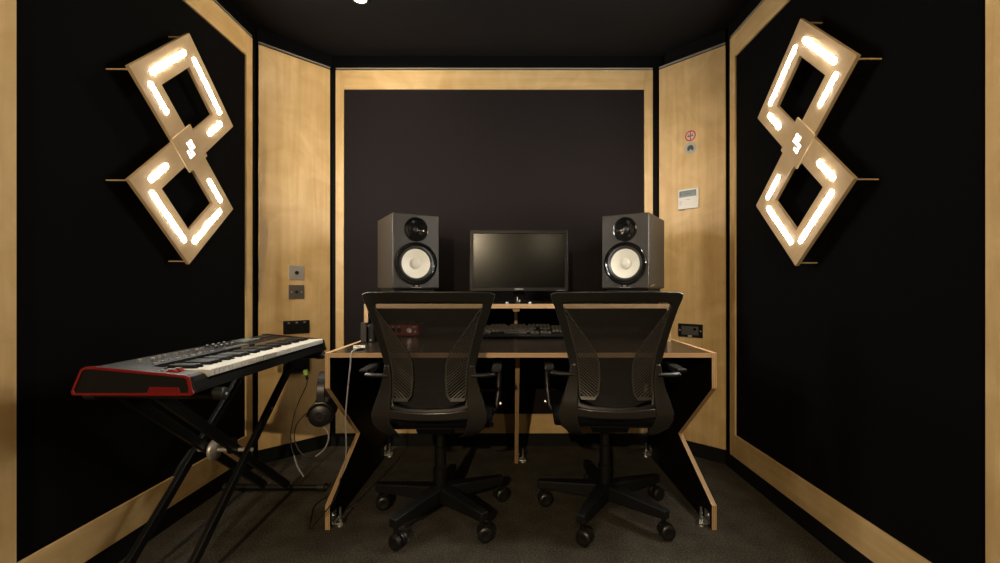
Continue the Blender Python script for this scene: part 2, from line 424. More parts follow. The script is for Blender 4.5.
# local axes: x along wall, -y or +y into the room
def ysign(P):  # room direction in the rotated local frame
    v = Matrix.Rotation(-math.atan2(P.t.y, P.t.x), 3, 'Z') @ P.n
    return 1 if v.y > 0 else -1
def lb(P, x0, x1, z0, z1, d0, d1, b=None):
    s = ysign(P); y = sorted((s * d0, s * d1)); return (b or B()).box(x0, x1, y[0], y[1], z0, z1)
def lcyl(P, x, z, r, d0, d1, b=None, n=28):
    s = ysign(P); return (b or B()).cyl((x, s * (d0 + d1) / 2, z), (0, 1, 0), r, abs(d1 - d0), n)

t = fitting('light_switch', 'shiny steel plate with a round button on the left plywood panel', 'switch', WLD, 0.204, 1.091)
obj('plate', lb(WLD, -.044, .044, -.043, .043, 0.0003, .005), M['steel'], t, bevel=.0015)
obj('button', lcyl(WLD, 0, 0, .011, .005, .010), M['plastic'], t, smooth=True)
t = fitting('socket_plate', 'dull grey plate with a black jack, below the shiny steel plate', 'wall plate', WLD, 0.204, 0.976)
obj('plate', lb(WLD, -.044, .044, -.042, .042, 0.0003, .005), M['greyplate'], t, bevel=.0015)
obj('jack', lcyl(WLD, 0, 0, .009, .005, .009), M['plastic'], t, smooth=True)
for x in (-.028, .028): obj('screw', lcyl(WLD, x, 0, .004, .005, .0062, n=12), M['steel'], t)
t = fitting('power_socket', 'black double socket plate just above the far end of the synthesizer', 'socket', WLD, 0.2035, 0.770)
obj('plate', lb(WLD, -.0745, .0745, -.043, .036, 0.0003, .007), M['plastic'], t, bevel=.0015)
for x in (-.045, 0.0, .045):
    obj('outlet', lb(WLD, x - .014, x + .014, -.017, .017, .007, .010), M['plastic_matte'], t, bevel=.001)
    obj('switch', lb(WLD, x - .006, x + .006, .019, .029, .007, .0095), M['knobgrey'], t)
t = fitting('cable_plate', 'plain black wall plate below the far end of the synthesizer', 'wall plate', WLD, 0.2035, 0.560)
obj('plate', lb(WLD, -.0745, .0745, -.064, .064, 0.0003, .012), M['plastic_matte'], t, bevel=.002)
obj('cable_gland', lcyl(WLD, 0, -.02, .016, .012, .02), M['plastic'], t, smooth=True)
t = fitting('connector_plate', 'black wall box with grey insert on the right plywood panel', 'wall plate', WRD, 0.1996, 0.7452)
obj('plate', lb(WRD, -.074, .074, -.040, .040, 0.0003, .006), M['plastic_matte'], t, bevel=.001)
obj('insert', lb(WRD, -.052, .050, -.026, .026, .006, .009), mat('dim_grey_insert', (0.075, .072, .062), .5), t, bevel=.001)
obj('jack', lcyl(WRD, .030, .010, .008, .009, .013), M['gloss'], t, smooth=True)
obj('switch', lb(WRD, -.012, .012, -.037, -.028, .006, .009), M['greydisc'], t)
for x in (-.063, .063): obj('screw', lcyl(WRD, x, 0, .0045, .006, .0075, n=12), M['steel'], t)

t = fitting('no_smoking_sign', 'round red and white no smoking sticker on the right plywood panel', 'sign', WRD, 0.1995, 1.911)
obj('disc', lcyl(WRD, 0, 0, .031, .0002, .0012), mat('pale_sticker', (.60, .50, .42), .5), t)
s_ = ysign(WRD)
obj('red_ring', B().lathe([(.025, s_ * .0012), (.025, s_ * .0020), (.032, s_ * .0020), (.032, s_ * .0012)], (0, 0, 0), (0, 1, 0), 36), M['redsign'], t)
b = B(); b.box(-.003, .003, min(s_ * .0012, s_ * .0026), max(s_ * .0012, s_ * .0026), -.026, .026); obj('red_bar', b, M['redsign'], t)
b = lb(WRD, -.018, .016, -.004, .002, .0012, .0018); lb(WRD, .010, .013, .003, .014, .0012, .0018, b); lb(WRD, -.015, -.011, .004, .012, .0012, .0018, b)
obj('cigarette_symbol', b, M['darkgrey'], t)
t = fitting('round_sticker', 'round grey sticker with a dark centre, under the no smoking sign', 'sign', WRD, 0.200, 1.838)
obj('disc', lcyl(WRD, 0, 0, .035, .0002, .002), M['greydisc'], t, smooth=True)
b = B(); pts = [(-.019 * math.cos(PI * k / 12 - 0), -.002 + .019 * math.sin(PI * k / 12)) for k in range(13)] + [(.017, -.016), (.007, -.016), (.004, -.008), (-.004, -.008), (-.007, -.016), (-.017, -.016)]
b.prism(pts, lambda a, c, d: (a, s_ * d, c), .002, .003); obj('symbol', b, M['darkgrey'], t)
t = fitting('thermostat', 'white wall thermostat with a grey display on the right plywood panel', 'thermostat', WRD, 0.1905, 1.534)
obj('housing', lb(WRD, -.0615, .0615, -.060, .060, 0.0003, .016), M['whiteplastic'], t, bevel=.003)
obj('display', lb(WRD, -.052, .050, .012, .050, .0155, .0168), M['lcd'], t, bevel=.0004)
b = lb(WRD, -.050, -.038, .018, .040, .0168, .0172); lb(WRD, -.020, .022, .026, .033, .0168, .0172, b); obj('display_digits', b, M['lcddark'], t)
b = lb(WRD, -.010, .014, -.006, -.003, .016, .0165)
obj('print', b, M['knobgrey'], t)
for z in (-.014, -.024, -.034): obj('print', lb(WRD, -.052, -.036, z, z + .002, .016, .0165), M['knobgrey'], t)
obj('cover_lip', lb(WRD, -.058, -.020, -.0625, -.058, .004, .017), M['knobgrey'], t)

# ------------------------------------------------------------ desk
XL, XR = -0.769, 0.850; YF, YR = 1.835, 2.70; ZT = 0.732; TH = 0.020
desk = thing('studio_desk', 'black studio desk with plywood edges and notched K-shaped side legs', 'desk', (0, 0, 0))
prof = [(YF, ZT), (YF, .585), (2.205, .279), (YF, .100), (YF, 0.0), (YR, 0.0), (YR, ZT)]
def edged_panel(name, prof, x0, x1, parent, edges):
    """laminate both sides, plywood on the rim"""
    b = B(); b.prism(prof, lambda a, c, d: (d, a, c), x0, x1)
    o = obj(name, b, [M['laminate_in'], M['edge_x']], parent)
    for p in o.data.polygons:
        if abs(p.normal.x) < 0.5: p.material_index = 1
    return o
edged_panel('side_panel', prof, XL, XL + TH, desk, None)
edged_panel('side_panel', prof, XR - TH, XR, desk, None)
def flat_board(name, x0, x1, y0, y1, z0, z1, parent, top):
    b = B().box(x0, x1, y0, y1, z0, z1); o = obj(name, b, [top, M['edge_z']], parent)
    for p in o.data.polygons:
        if abs(p.normal.z) < 0.5: p.material_index = 1
    return o
flat_board('desktop', XL + TH + .0005, XR - TH - .0005, YF, YR - .01, ZT - .020, ZT, desk, M['laminate'])
# centre leg with a raked front edge
edged_panel('centre_leg', [(2.02, ZT - .0205), (2.53, 0), (2.68, 0), (2.68, ZT - .0205)], .020, .040, desk, None)
b = B().box(XL + TH + .001, .0195, 2.60, 2.615, .44, ZT - .0205); b.box(.0405, XR - TH - .001, 2.60, 2.615, .44, ZT - .0205)
obj('modesty_panel', b, M['laminate_in'], desk)
# hutch
HX0, HX1, HY = -0.735, 0.800, 2.22; SZ = 0.920
for x in (HX0, HX1 - TH):
    o = edged_panel('hutch_side', [(HY, ZT + .0005), (YR - .02, ZT + .0005), (YR - .02, SZ - .0225), (HY, SZ - .0225)], x, x + TH, desk, None)
flat_board('hutch_shelf', HX0, HX1, HY, YR - .02, SZ - .022, SZ, desk, M['laminate'])
edged_panel('hutch_divider', [(2.50, ZT + .0005), (YR - .02, ZT + .0005), (YR - .02, SZ - .0225), (2.50, SZ - .0225)], .018, .036, desk, None)
obj('shelf_cleat', B().box(.010, .044, 2.24, 2.50, SZ - .038, SZ - .0225), M['edge_z'], desk, bevel=.001)
obj('hutch_back', B().box(HX0 + TH, HX1 - TH, YR - .02, YR - .012, ZT + .0005, SZ - .001), M['laminate_in'], desk)
# chrome levelling brackets at the foot of each panel
def bracket(x, y, sx):
    t_ = bpy.data.objects.new('levelling_foot', None); C.objects.link(t_); t_.parent = desk; t_.location = (x, y, 0)
    t_['label'] = 'chrome levelling foot'
    b = B(); b.box(0, sx * .004, -.022, .022, .012, .060) if sx > 0 else b.box(sx * .004, 0, -.022, .022, .012, .060)
    a0, a1 = sorted((0, sx * .045)); b.box(a0, a1, -.022, .022, .012, .016)
    b.bar((sx * .010, -.0205, .018), (sx * .032, -.0205, .045), .003, .010, side=(0, 1, 0))
    obj('angle_plate', b, M['chrome'], t_, bevel=.001)
    b = B(); b.lathe([(.0, .0), (.020, .0), (.018, .008), (.006, .011), (.005, .075), (.0, .076)], (sx * .028, 0, 0), (0, 0, 1), 16)
    obj('threaded_pad', b, M['chrome'], t_, smooth=True)
    obj('nut', B().cyl((sx * .028, 0, .020), (0, 0, 1), .009, .006, 6), M['chrome'], t_); obj('bolt_head', B().cyl((sx * .006, -.012, .048), (1, 0, 0), .005, .006, 8), M['chrome'], t_)
bracket(XL + TH, 1.875, 1); bracket(XL + TH, 2.64, 1); bracket(XR - TH, 1.875, -1); bracket(XR - TH, 2.64, -1); bracket(.040, 2.555, 1)
hk = B().tube([(XL, 1.95, .592), (XL - .05, 1.95, .592), (XL - .068, 1.95, .598), (XL - .074, 1.95, .612)], .006, 8)
obj('headphone_hook', hk, M['metal'], desk, smooth=True)

# ------------------------------------------------------------ speakers
def speaker(label, x, y, rz):
    W, H, D = .250, .390, .334
    pad = thing('speaker_pad', 'dark foam pad under the %s speaker' % ('left' if x < 0 else 'right'), 'speaker pad', (x, y, SZ), rz)
    b = B().prism([(-.11, .0005), (.11, .0005), (.11, .072), (-.11, .072)], lambda a, c, d: (a, d, c), .03, D - .04)
    obj('foam_block', b, M['plastic_matte'], pad, bevel=.004)
    obj('top_plate', B().box(-.115, .115, .025, D - .035, .0725, .0775), M['plastic'], pad, bevel=.0015)
    t = thing('studio_speaker', label, 'speaker', (x, y, SZ + .078), rz)
    cab = obj('cabinet', B().box(-W / 2, W / 2, 0, D, 0, H), M['cab'], t, bevel=.006, seg=3)
    bpy.context.view_layer.update()
    cut = obj('cut', B().cyl((0, 0, .131), (0, 1, 0), .0955, .070, 48), M['rubber'], t)
    cut2 = obj('cut', B().lathe([(.063, .01), (.060, .0), (.050, -.006), (.034, -.014), (.019, -.019), (0, -.019), ], (0, 0, .310), (0, -1, 0), 40, True), M['gloss'], t)
    for c_ in (cut, cut2):
        md = cab.modifiers.new('recess', 'BOOLEAN'); md.object = c_; md.solver = 'EXACT'
    bpy.context.view_layer.update()
    dg = bpy.context.evaluated_depsgraph_get(); me = bpy.data.meshes.new_from_object(cab.evaluated_get(dg))
    cab.modifiers.clear(); cab.data = me
    for c_ in (cut, cut2): bpy.data.objects.remove(c_)
    cz = .131
    obj('woofer_ring', B().lathe([(.113, .001), (.113, .006), (.109, .010), (.102, .0095), (.0965, .004), (.094, -.0005)], (0, 0, cz), (0, -1, 0), 48), M['gloss'], t, smooth=True)
    w_ = obj('woofer_surround', B().lathe([(.0955, -.003), (.092, .004), (.085, .0055), (.079, .000), (.0765, -.004)], (0, 0, cz), (0, -1, 0), 48), M['rubber'], t, smooth=True)
    obj('woofer_cone', B().lathe([(.0770, -.003), (.074, -.0035), (.045, -.014), (.030, -.019)], (0, 0, cz), (0, -1, 0), 48), M['cone'], t, smooth=True)
    obj('dust_cap', B().lathe([(.0300, -.019), (.0275, -.013), (.020, -.008), (.010, -.005), (0, -.0045)], (0, 0, cz), (0, -1, 0), 32), M['conecap'], t, smooth=True)
    tz = .310
    # waveguide: dished bowl, raised rim
    obj('tweeter_waveguide', B().lathe([(.0645, .0003), (.0635, .003), (.0605, .0038), (.058, .001), (.049, -.006), (.034, -.0125), (.019, -.0175)], (0, 0, tz), (0, -1, 0), 48), M['gloss'], t, smooth=True)
    obj('tweeter_dome', B().lathe([(.019, -.0175), (.0165, -.012), (.011, -.0085), (0, -.007)], (0, 0, tz), (0, -1, 0), 24), M['plastic_satin'], t, smooth=True)
    obj('badge', B().lathe([(.0085, .001), (.0085, .0045), (.0, .005)], (0, 0, .0175), (0, -1, 0), 20), M['knobgrey'], t, smooth=True)
    b = B().prism([(-.018, -.0), (.018, 0), (.010, .018), (-.010, .018)], lambda a, c, d: (a, d, .010 + c), -.0012, .002)
    obj('badge_mount', b, M['gloss'], t, bevel=.0005)
    obj('status_strip', B().box(-.03, .03, -.0012, .001, .003, .0065), M['knobgrey'], t)
    return t
speaker('black studio speaker with white cone, left of the monitor', -.498, 2.335, math.radians(29.5))
speaker('black studio speaker with white cone, right of the monitor', .5975, 2.330, math.radians(-32))
t = thing('yellow_tag', 'crumpled yellow tape tag under the right speaker', 'tag', (.735, 2.36, SZ + .078))
b = B().bar((-.025, 0, -.004), (.0, -.004, .004), .012, .0015); b.bar((0, -.004, .004), (.018, -.01, .016), .010, .0015); b.bar((-.02, -.003, -.006), (-.012, -.008, .008), .008, .0015)
obj('tape', b, M['yellow'], t)
t.location = (.722, 2.300, SZ + .083)

# ------------------------------------------------------------ monitor
mon = thing('computer_monitor', 'black widescreen monitor, switched off, on the desk shelf', 'monitor', (.043, 2.42, SZ), math.radians(0))
screen_tilt = Matrix.Translation((0, 0, .2)) @ Matrix.Rotation(math.radians(-3.0), 4, 'X') @ Matrix.Translation((0, 0, -.2))
b = B().strip([(-.265, .062), (.265, .062), (.265, .393), (-.265, .393)], [(-.247, .082), (.247, .082), (.247, .376), (-.247, .376)], lambda a, c, d: (a, d, c), -.020, .012)
obj('bezel', b, mat('black_bezel', (0.0025, 0.0025, 0.0025), .4, spec=.2), mon, bevel=.0015)
obj('housing', B().prism([(-.26, .067), (.26, .067), (.26, .388), (-.26, .388)], lambda a, c, d: (a, d, c), .0125, .040), M['plastic_matte'], mon, bevel=.012, seg=3)
obj('screen', B().box(-.2465, .2465, -.013, .010, .0825, .3755), M['screen'], mon)
obj('neck', B().prism([(-.035, .012), (.035, .012), (.028, .16), (-.028, .16)], lambda a, c, d: (a, d, c), .041, .060), M['gloss'], mon, bevel=.004)
for o in list(mon.children):
    if o.name.split('.')[0] in ('bezel', 'housing', 'screen'): o.data.transform(screen_tilt)
bs = B().lathe([(0, 0), (.115, 0), (.118, .004), (.10, .011), (.03, .015), (0, .015)], (0, .04, .0005), (0, 0, 1), 40)
o = obj('base', bs, M['gloss'], mon, smooth=True); o.scale = (1.15, .72, 1)
text_mesh('lettering', 'SAMSUNG', .0105, .0003, M['silverprint'], mon, screen_tilt @ Matrix.Translation((0, -.0206, .0725)) @ Matrix.Rotation(PI / 2, 4, 'X'))
for i in range(4): obj('power_button', B().box(.205 + i * .012, .211 + i * .012, -.0208, -.019, .066, .0675), M['silverprint'], mon).data.transform(screen_tilt)
# small items in front of the monitor foot
ut = thing('usb_dongle', 'little silver plugs on the shelf under the monitor logo', 'plug', (.035, 2.30, SZ))
obj('body', B().box(-.012, .012, -.006, .010, .0005, .012), M['plastic'], ut, bevel=.001)
obj('plug', B().box(-.004, .000, -.0065, -.001, .0125, .034), M['silverprint'], ut)
obj('collar', B().box(.006, .013, -.0075, -.003, .010, .018), M['silverprint'], ut)
for dx, lb_ in ((-.055, 'tiny grey bead on the shelf, left of the silver plugs'), (.062, 'tiny grey bead on the shelf, right of the silver plugs')):
    o = obj('shelf_stud', B().lathe([(0, 0), (.008, 0), (.008, .005), (.005, .008), (0, .009)], (0, 0, .0005), (0, 0, 1), 14), M['silverprint'], smooth=True, loc=(.035 + dx, 2.27, SZ))
    tag(o, lb_, 'stud', 'small studs on the shelf')

# ------------------------------------------------------------ computer keyboard on the desk
kb = thing('computer_keyboard', 'dark computer keyboard tilted up inside the desk hutch', 'keyboard', (.062, 2.335, ZT + .006)); kb.rotation_euler = (math.radians(16), 0, 0)
obj('case', B().box(-.225, .225, 0, .145, .002, .018), M['plastic'], kb, bevel=.003)
for x in (-.18, .18): obj('foot', B().box(x - .012, x + .012, .120, .130, -.028, .003), M['plastic_matte'], kb)
kproto = None
rows = [([(-.216 + i * .0215, .0185) for i in (0, 2, 3, 4, 5, 7, 8, 9, 10, 11.5, 12.5, 13.5)], .122)]
for r_ in range(4):
    rows.append(([(-.216 + r_ * .004 + i * .0205, .0178) for i in range(14 - r_ // 2)], .099 - r_ * .0205))
kk = []
for xs, y in rows:
    for x, wk in xs: kk.append((x, y, wk))
for x in (-.216, -.19, .04, .065): kk.append((x, .0175, .022))
kk.append((-.10, .0175, .12))
for c_ in range(3):
    for y in (.122, .099, .0785): kk.append((.094 + c_ * .0195, y, .0175))
for c_ in range(3): kk.append((.094 + c_ * .0195, .0175, .0175))
kk.append((.1135, .038, .0175))
for c_ in range(3):
    for y in (.099, .0785, .058, .038): kk.append((.158 + c_ * .0195, y, .0175))
kk = kk[:100]
kmesh = {}
for x, y, wk in kk:
    key = round(wk, 4)
    if key not in kmesh:
        b = B(); b.prism([(0, 0), (wk, 0), (wk, .017), (0, .017)], lambda a, c, d: (a + (wk / 2 - a) * (0.16 if d > .001 and wk < .03 else 0), c, d), 0, .008)
        o = obj('key', b, M['keycap'], kb); kmesh[key] = o
    else:
        o = kmesh[key].copy(); C.objects.link(o)
    o.location = (x, y, .0183)

# ------------------------------------------------------------ audio interface, small boxes, cable adapter
ai = thing('audio_interface', 'small red audio interface with a silver knob on the left of the desk', 'audio interface', (-.592, 2.44, ZT))
obj('case', B().box(-.085, .085, 0, .14, .006, .066), M['redmetal'], ai, bevel=.003)
obj('front_panel', B().box(-.078, .078, -.003, .0005, .010, .062), M['redmetal'], ai, bevel=.001)
obj('volume_knob', B().lathe([(.0, .022), (.013, .022), (.015, .018), (.016, .0)], (.038, -.003, .038), (0, -1, 0), 24), M['chrome'], ai, smooth=True)
for x, z in ((-.055, .036), (-.022, .036)): obj('input_jack', B().lathe([(.013, .0), (.013, .004), (.008, .004), (.008, .001), (0, .001)], (x, -.003, z), (0, -1, 0), 20), M['gloss'], ai, smooth=True)
for x in (-.055, -.022): obj('gain_knob', B().cyl((x, -.008, .055), (0, 1, 0), .006, .010, 14), M['knobgrey'], ai)
obj('phones_jack', B().cyl((.066, -.005, .028), (0, 1, 0), .006, .006, 14), M['silverprint'], ai)
obj('label_strip', B().box(.05, .074, -.0037, -.003, .053, .057), M['silverprint'], ai)
for x, z in ((-.07, 0), (.07, 0)): obj('foot', B().box(x - .008, x + .008, .01, .13, .0005, .006), M['rubber'], ai)
cl = obj('coiled_cable', B().tube([(-.60 + .05 * math.cos(a * .5), 2.51 + .03 * math.sin(a * .5), ZT + .070 + .012 * (a / 26) + .004 * math.sin(a * 1.7)) for a in range(27)], .0028, 8), M['cableblack'], smooth=True)
tag(cl, 'black cable coiled on top of the red audio interface', 'cable')
bx = thing('clip_box', 'little black box standing against the left side of the hutch', 'box', (-.724, 2.19, ZT))
obj('front_slab', B().box(-.014, .013, -.012, .020, .0005, .098), mat('dark_brown_plastic', (.022, .016, .012), .5), bx, bevel=.002)
obj('rear_slab', B().box(.022, .046, -.005, .024, .0005, .090), M['plastic_matte'], bx, bevel=.002)
obj('joining_rod', B().tube([(.012, .004, .08), (.0235, .004, .08)], .003, 8), M['chrome'], bx)
obj('thumb_screw', B().cyl((.034, -.008, .012), (0, 1, 0), .005, .006, 12), M['chrome'], bx)
ad = thing('cable_adapter', 'chrome cable adapter lying on the left front of the desk', 'adapter', (-.66, 1.93, ZT))
b = B().tube([(-.018, -.02, .011), (.010, -.012, .011)], .0105, 14); b.tube([(.010, -.012, .011), (.024, -.008, .011)], .006, 12)
obj('barrel', b, M['chrome'], ad, smooth=True)
obj('ring', B().tube([(-.004, .012, .010), (.020, .018, .010)], .009, 14), M['chrome'], ad, smooth=True)
cb = obj('hanging_cable', B().tube(curve([(-.654, 1.905, ZT + .013), (-.655, 1.86, ZT + .009), (-.657, 1.829, ZT + .003), (-.658, 1.824, ZT - .02), (-.664, 1.822, .64), (-.672, 1.822, .56), (-.680, 1.823, .46), (-.677, 1.825, .36), (-.682, 1.828, .29), (-.70, 1.83, .22)]), .0028, 8), M['cablewhite'], smooth=True)
tag(cb, 'thin grey cable hanging from the desk front beside the left chair', 'cable')
fl = obj('floor_cable', B().tube(curve([(-.70, 1.828, .22), (-.720, 1.815, .14), (-.78, 1.80, .06), (-.83, 1.83, .006), (-.87, 1.93, .004), (-.90, 2.04, .004), (-.88, 2.12, .004)]), .0026, 8), M['cableblack'], smooth=True)
tag(fl, 'thin black cable trailing over the carpet by the left desk leg', 'cable')

# ------------------------------------------------------------ headphones hanging at the desk's left side
hp = thing('headphones', 'black headphones hanging on the left side of the desk', 'headphones', (-.826, 1.955, .632), math.radians(104))
arc = [(.078 * math.cos(PI * k / 14), 0, -.085 + .085 * math.sin(PI * k / 14)) for k in range(15)]
arc = [(.079, 0, -.13)] + arc + [(-.079, 0, -.13)]
b = B().strip([(p[0] * 1.0, p[2]) for p in arc], [(p[0] * .88, p[2] * .96 - .004) for p in arc], lambda a, c, d: (a, d, c), -.016, .016, closed=False)
obj('headband', b, M['plastic'], hp, bevel=.003, smooth=True)
for s in (-1, 1):
    obj('ear_cup', B().lathe([(0, .026), (.032, .026), (.044, .020), (.050, .006), (.050, -.004)], (s * .070, 0, -.172), (s, 0, 0), 32), M['plastic'], hp, smooth=True)
    obj('ear_pad', B().lathe([(.050, -.004), (.053, -.012), (.049, -.022), (.028, -.024), (.020, -.016), (0, -.012)], (s * .070, 0, -.172), (s, 0, 0), 32), M['rubber'], hp, smooth=True)
    obj('yoke', B().tube([(s * .080, .053, -.172), (s * .086, .040, -.140), (s * .084, .018, -.118), (s * .084, -.018, -.118), (s * .086, -.040, -.140), (s * .080, -.053, -.172)], .0045, 8), M['metal'], hp, smooth=True)
obj('cup_rib', B().lathe([(.022, .0265), (.020, .029), (.012, .029), (.010, .0265)], (-.070, 0, -.172), (-1, 0, 0), 24), M['plastic_satin'], hp, smooth=True)
hc = B().tube(curve([(-.800, 1.885, .412), (-.775, 1.87, .40), (-.764, 1.86, .37), (-.782, 1.86, .325), (-.818, 1.86, .295)]), .0030, 8)
hc_ = B().tube(curve([(-.818, 1.86, .295), (-.873, 1.865, .300), (-.911, 1.87, .356), (-.905, 1.87, .42), (-.87, 1.87, .465), (-.852, 1.875, .475)]), .0022, 8)
tag(obj('headphone_cable', hc_, M['cableblack'], smooth=True), 'thin black cable loop beside the hanging headphones', 'cable')
tag(obj('headphone_cable', hc, M['cablewhite'], smooth=True), 'pale cable loop hanging under the headphones', 'cable')
hc2 = thing('headphone_lead', 'long looped lead with yellow-green plug beside the headphones', 'cable', (0, 0, 0))
obj('lead', B().tube(curve([(-.885, 1.93, .602), (-.892, 1.93, .57), (-.925, 1.93, .50), (-.945, 1.92, .42), (-.948, 1.91, .35), (-.930, 1.90, .29), (-.90, 1.90, .25), (-.865, 1.91, .225)]), .0022, 8), M['cableblack'], hc2, smooth=True)
obj('lead_end', B().tube(curve([(-.926, 1.895, .285), (-.912, 1.895, .24), (-.885, 1.895, .195)]), .003, 8), M['cablewhite'], hc2, smooth=True)
obj('white_sleeve', B().tube(curve([(-.9435, 1.922, .43), (-.9375, 1.926, .455), (-.929, 1.929, .485)]), .0029, 8), M['cablewhite'], hc2, smooth=True)
obj('plug_body', B().tube([(-.885, 1.93, .602), (-.890, 1.93, .622)], .006, 12), M['plastic'], hc2, smooth=True)
obj('plug_cap', B().tube([(-.890, 1.93, .622), (-.894, 1.93, .644)], .010, 14), M['green'], hc2, smooth=True)

# ------------------------------------------------------------ synthesizer on an X stand
Y0, Y1 = 1.273, 2.195
sy = thing('synthesizer_keyboard', 'black synthesizer keyboard with red end cheeks on an X stand', 'synthesizer', (0, 0, 0))
xz = lambda a, c, d: (a, d, c)
body = [(-1.252, .694), (-1.255, .704), (-1.228, .765), (-1.218, .770), (-1.058, .757), (-1.056, .728), (-.922, .722), (-.918, .694)]
obj('casing', B().prism(body, xz, Y0 + .015, Y1 - .012), M['synth'], sy, bevel=.002)
blockp = [(-1.0575, .7275), (-1.0575, .7565), (-.945, .7475), (-.928, .742), (-.918, .730), (-.914, .712), (-.920, .7045), (-.925, .721)]
blockp = [(-1.0575, .7285), (-1.0575, .7565), (-.945, .7475), (-.928, .742), (-.918, .730), (-.914, .706), (-.914, .6945), (-.9175, .6945), (-.9215, .7225)]
obj('end_block', B().prism(blockp, xz, Y0 + .0155, 1.345), M['synth'], sy, bevel=.002)
obj('end_block', B().prism(blockp, xz, 2.165, Y1 - .0125), M['synth'], sy, bevel=.002)
outer = [(-1.259, .692), (-1.263, .702), (-1.236, .766), (-1.224, .773), (-1.200, .7745), (-.935, .7500), (-.922, .744), (-.914, .708), (-.908, .698), (-.918, .691)]
inner = [(-1.250, .6985), (-1.254, .704), (-1.231, .7605), (-1.222, .766), (-1.200, .7665), (-.942, .7425), (-.931, .737), (-.9255, .7105), (-.926, .700), (-.931, .6985)]
for ya, yb, s in ((Y0, Y0 + .0148, -1), (Y1 - .0118, Y1, 1)):
    ch = obj('end_cheek', B().prism(outer, xz, *((ya + .004, yb) if s < 0 else (ya, yb - .004))), M['synth'], sy, bevel=.001)
    rim = obj('cheek_rim', B().strip(outer, inner, xz, *((ya, ya + .0038) if s < 0 else (yb - .0038, yb))), M['red'], ch, bevel=.001)
    if s < 0:
        obj('name_tab', B().prism([(-1.046, .6965), (-1.038, .716), (-.954, .714), (-.948, .6965)], xz, ya + .0005, ya + .0041), M['red'], ch, bevel=.001)
        text_mesh('lettering', 'NOVATION', .0150, .0004, M['reddark'], ch, Matrix.Translation((-.997, ya + .0001, .7055)) @ Matrix.Rotation(PI / 2, 4, 'X'))
# keys: 36 naturals, 25 sharps
ky0, ky1 = 1.348, 2.162; kw = (ky1 - ky0) / 36
wk = None; n_ = 0
for i in range(36):
    y = ky0 + i * kw
    if wk is None:
        b = B(); b.prism([(0, .0), (.134, .0), (.1395, .003), (.1395, .021), (.134, .0225), (0, .0225)], lambda a, c, d: (a, d, c), .0009, kw - .0009)
        wk = obj('white_key', b, M['whitekey'], sy, bevel=.0008); o = wk
    else: o = wk.copy(); C.objects.link(o)
    o.location = (-1.0545, y, .7300)
bk = None
for i in range(35):
    if i % 7 in (2, 6): continue
    y = ky0 + (i + 1) * kw
    if bk is None:
        b = B(); b.prism([(0, 0), (.088, 0), (.080, .0105), (0, .0105)], lambda a, c, d: (a, d, c), -.0058, .0058)
        bk = obj('black_key', b, M['blackkey'], sy, bevel=.001); o = bk
    else: o = bk.copy(); C.objects.link(o)
    o.location = (-1.0545, y, .7526)
def top(x): return .770 - (x + 1.218) / (.160) * .013      # height of the sloping control surface
for y in (1.305, 1.328):
    obj('control_wheel', B().cyl((-.996, y, .7435), (0, 1, 0), .018, .014, 28), M['red'], sy, bevel=.0015, smooth=True)
    obj('wheel_grip', B().box(-1.003, -.989, y - .006, y + .006, .7608, .7622), M['knobgrey'], sy)
obj('glossy_strip', B().prism([(-1.100, 0), (-1.062, 0), (-1.062, .0008), (-1.100, .0008)], lambda a, c, d: (a, d, c + top(a) + .0001), 1.36, 2.15), M['gloss'], sy)
def dupl(proto, pts):
    for p in pts: 
        o = proto.copy(); C.objects.link(o); o.location = p
def place(name, make, m, pts, **k):
    o = obj(name, make, m, sy, **k); o.location = pts[0]; dupl(o, pts[1:])
place('fader', B().box(-.004, .004, -.006, .006, 0, .010).box(-.018, .018, -.001, .001, -.001, .0006), M['knobgrey'], [(-1.165 + .006 * ((i * 5) % 3 - 1), 1.40 + i * .034, top(-1.165)) for i in range(9)], bevel=.0008)
place('fader_button', B().box(-.004, .004, -.007, .007, 0, .003), M['knobgrey'], [(-1.125, 1.40 + i * .034, top(-1.125)) for i in range(9)])
place('knob', B().lathe([(.0075, 0), (.0068, .007), (.005, .0085), (0, .0085)], (0, 0, 0), (0, 0, 1), 16), M['plastic'], [(-1.190 + (i % 2) * .034, 1.74 + (i // 2) * .034, top(-1.19 + (i % 2) * .034)) for i in range(8)], smooth=True)
place('knob_cap', B().lathe([(.004, 0), (.004, .0012), (0, .0012)], (0, 0, 0), (0, 0, 1), 12), M['silverprint'], [(-1.190 + (i % 2) * .034, 1.74 + (i // 2) * .034, top(-1.19 + (i % 2) * .034) + .0085) for i in range(8)])
place('drum_pad', B().box(-.010, .010, -.010, .010, 0, .003), M['plastic_satin'], [(-1.200 + (i % 2) * .026, 2.075 + (i // 2) * .026, top(-1.2 + (i % 2) * .026)) for i in range(8)], bevel=.001)
place('push_button', B().box(-.003, .003, -.006, .006, 0, .003), M['knobgrey'], [(-1.125 + (i % 2) * .012, 1.74 + (i // 2) * .019, top(-1.125 + (i % 2) * .012)) for i in range(16)] + [(-1.03 + .018 * i, 1.312, .7555 - i * .0014) for i in range(1)])
obj('display', B().prism([(-1.205, 0), (-1.150, 0), (-1.150, .004), (-1.205, .004)], lambda a, c, d: (a, d, c + top(a)), 1.915, 2.040), M['lcd'], sy, bevel=.001)
o = obj('record_button', B().box(-.004, .004, -.007, .007, 0, .0035), M['red'], sy, loc=(-1.125, 2.03, top(-1.125)))
o['label'] = 'red button'

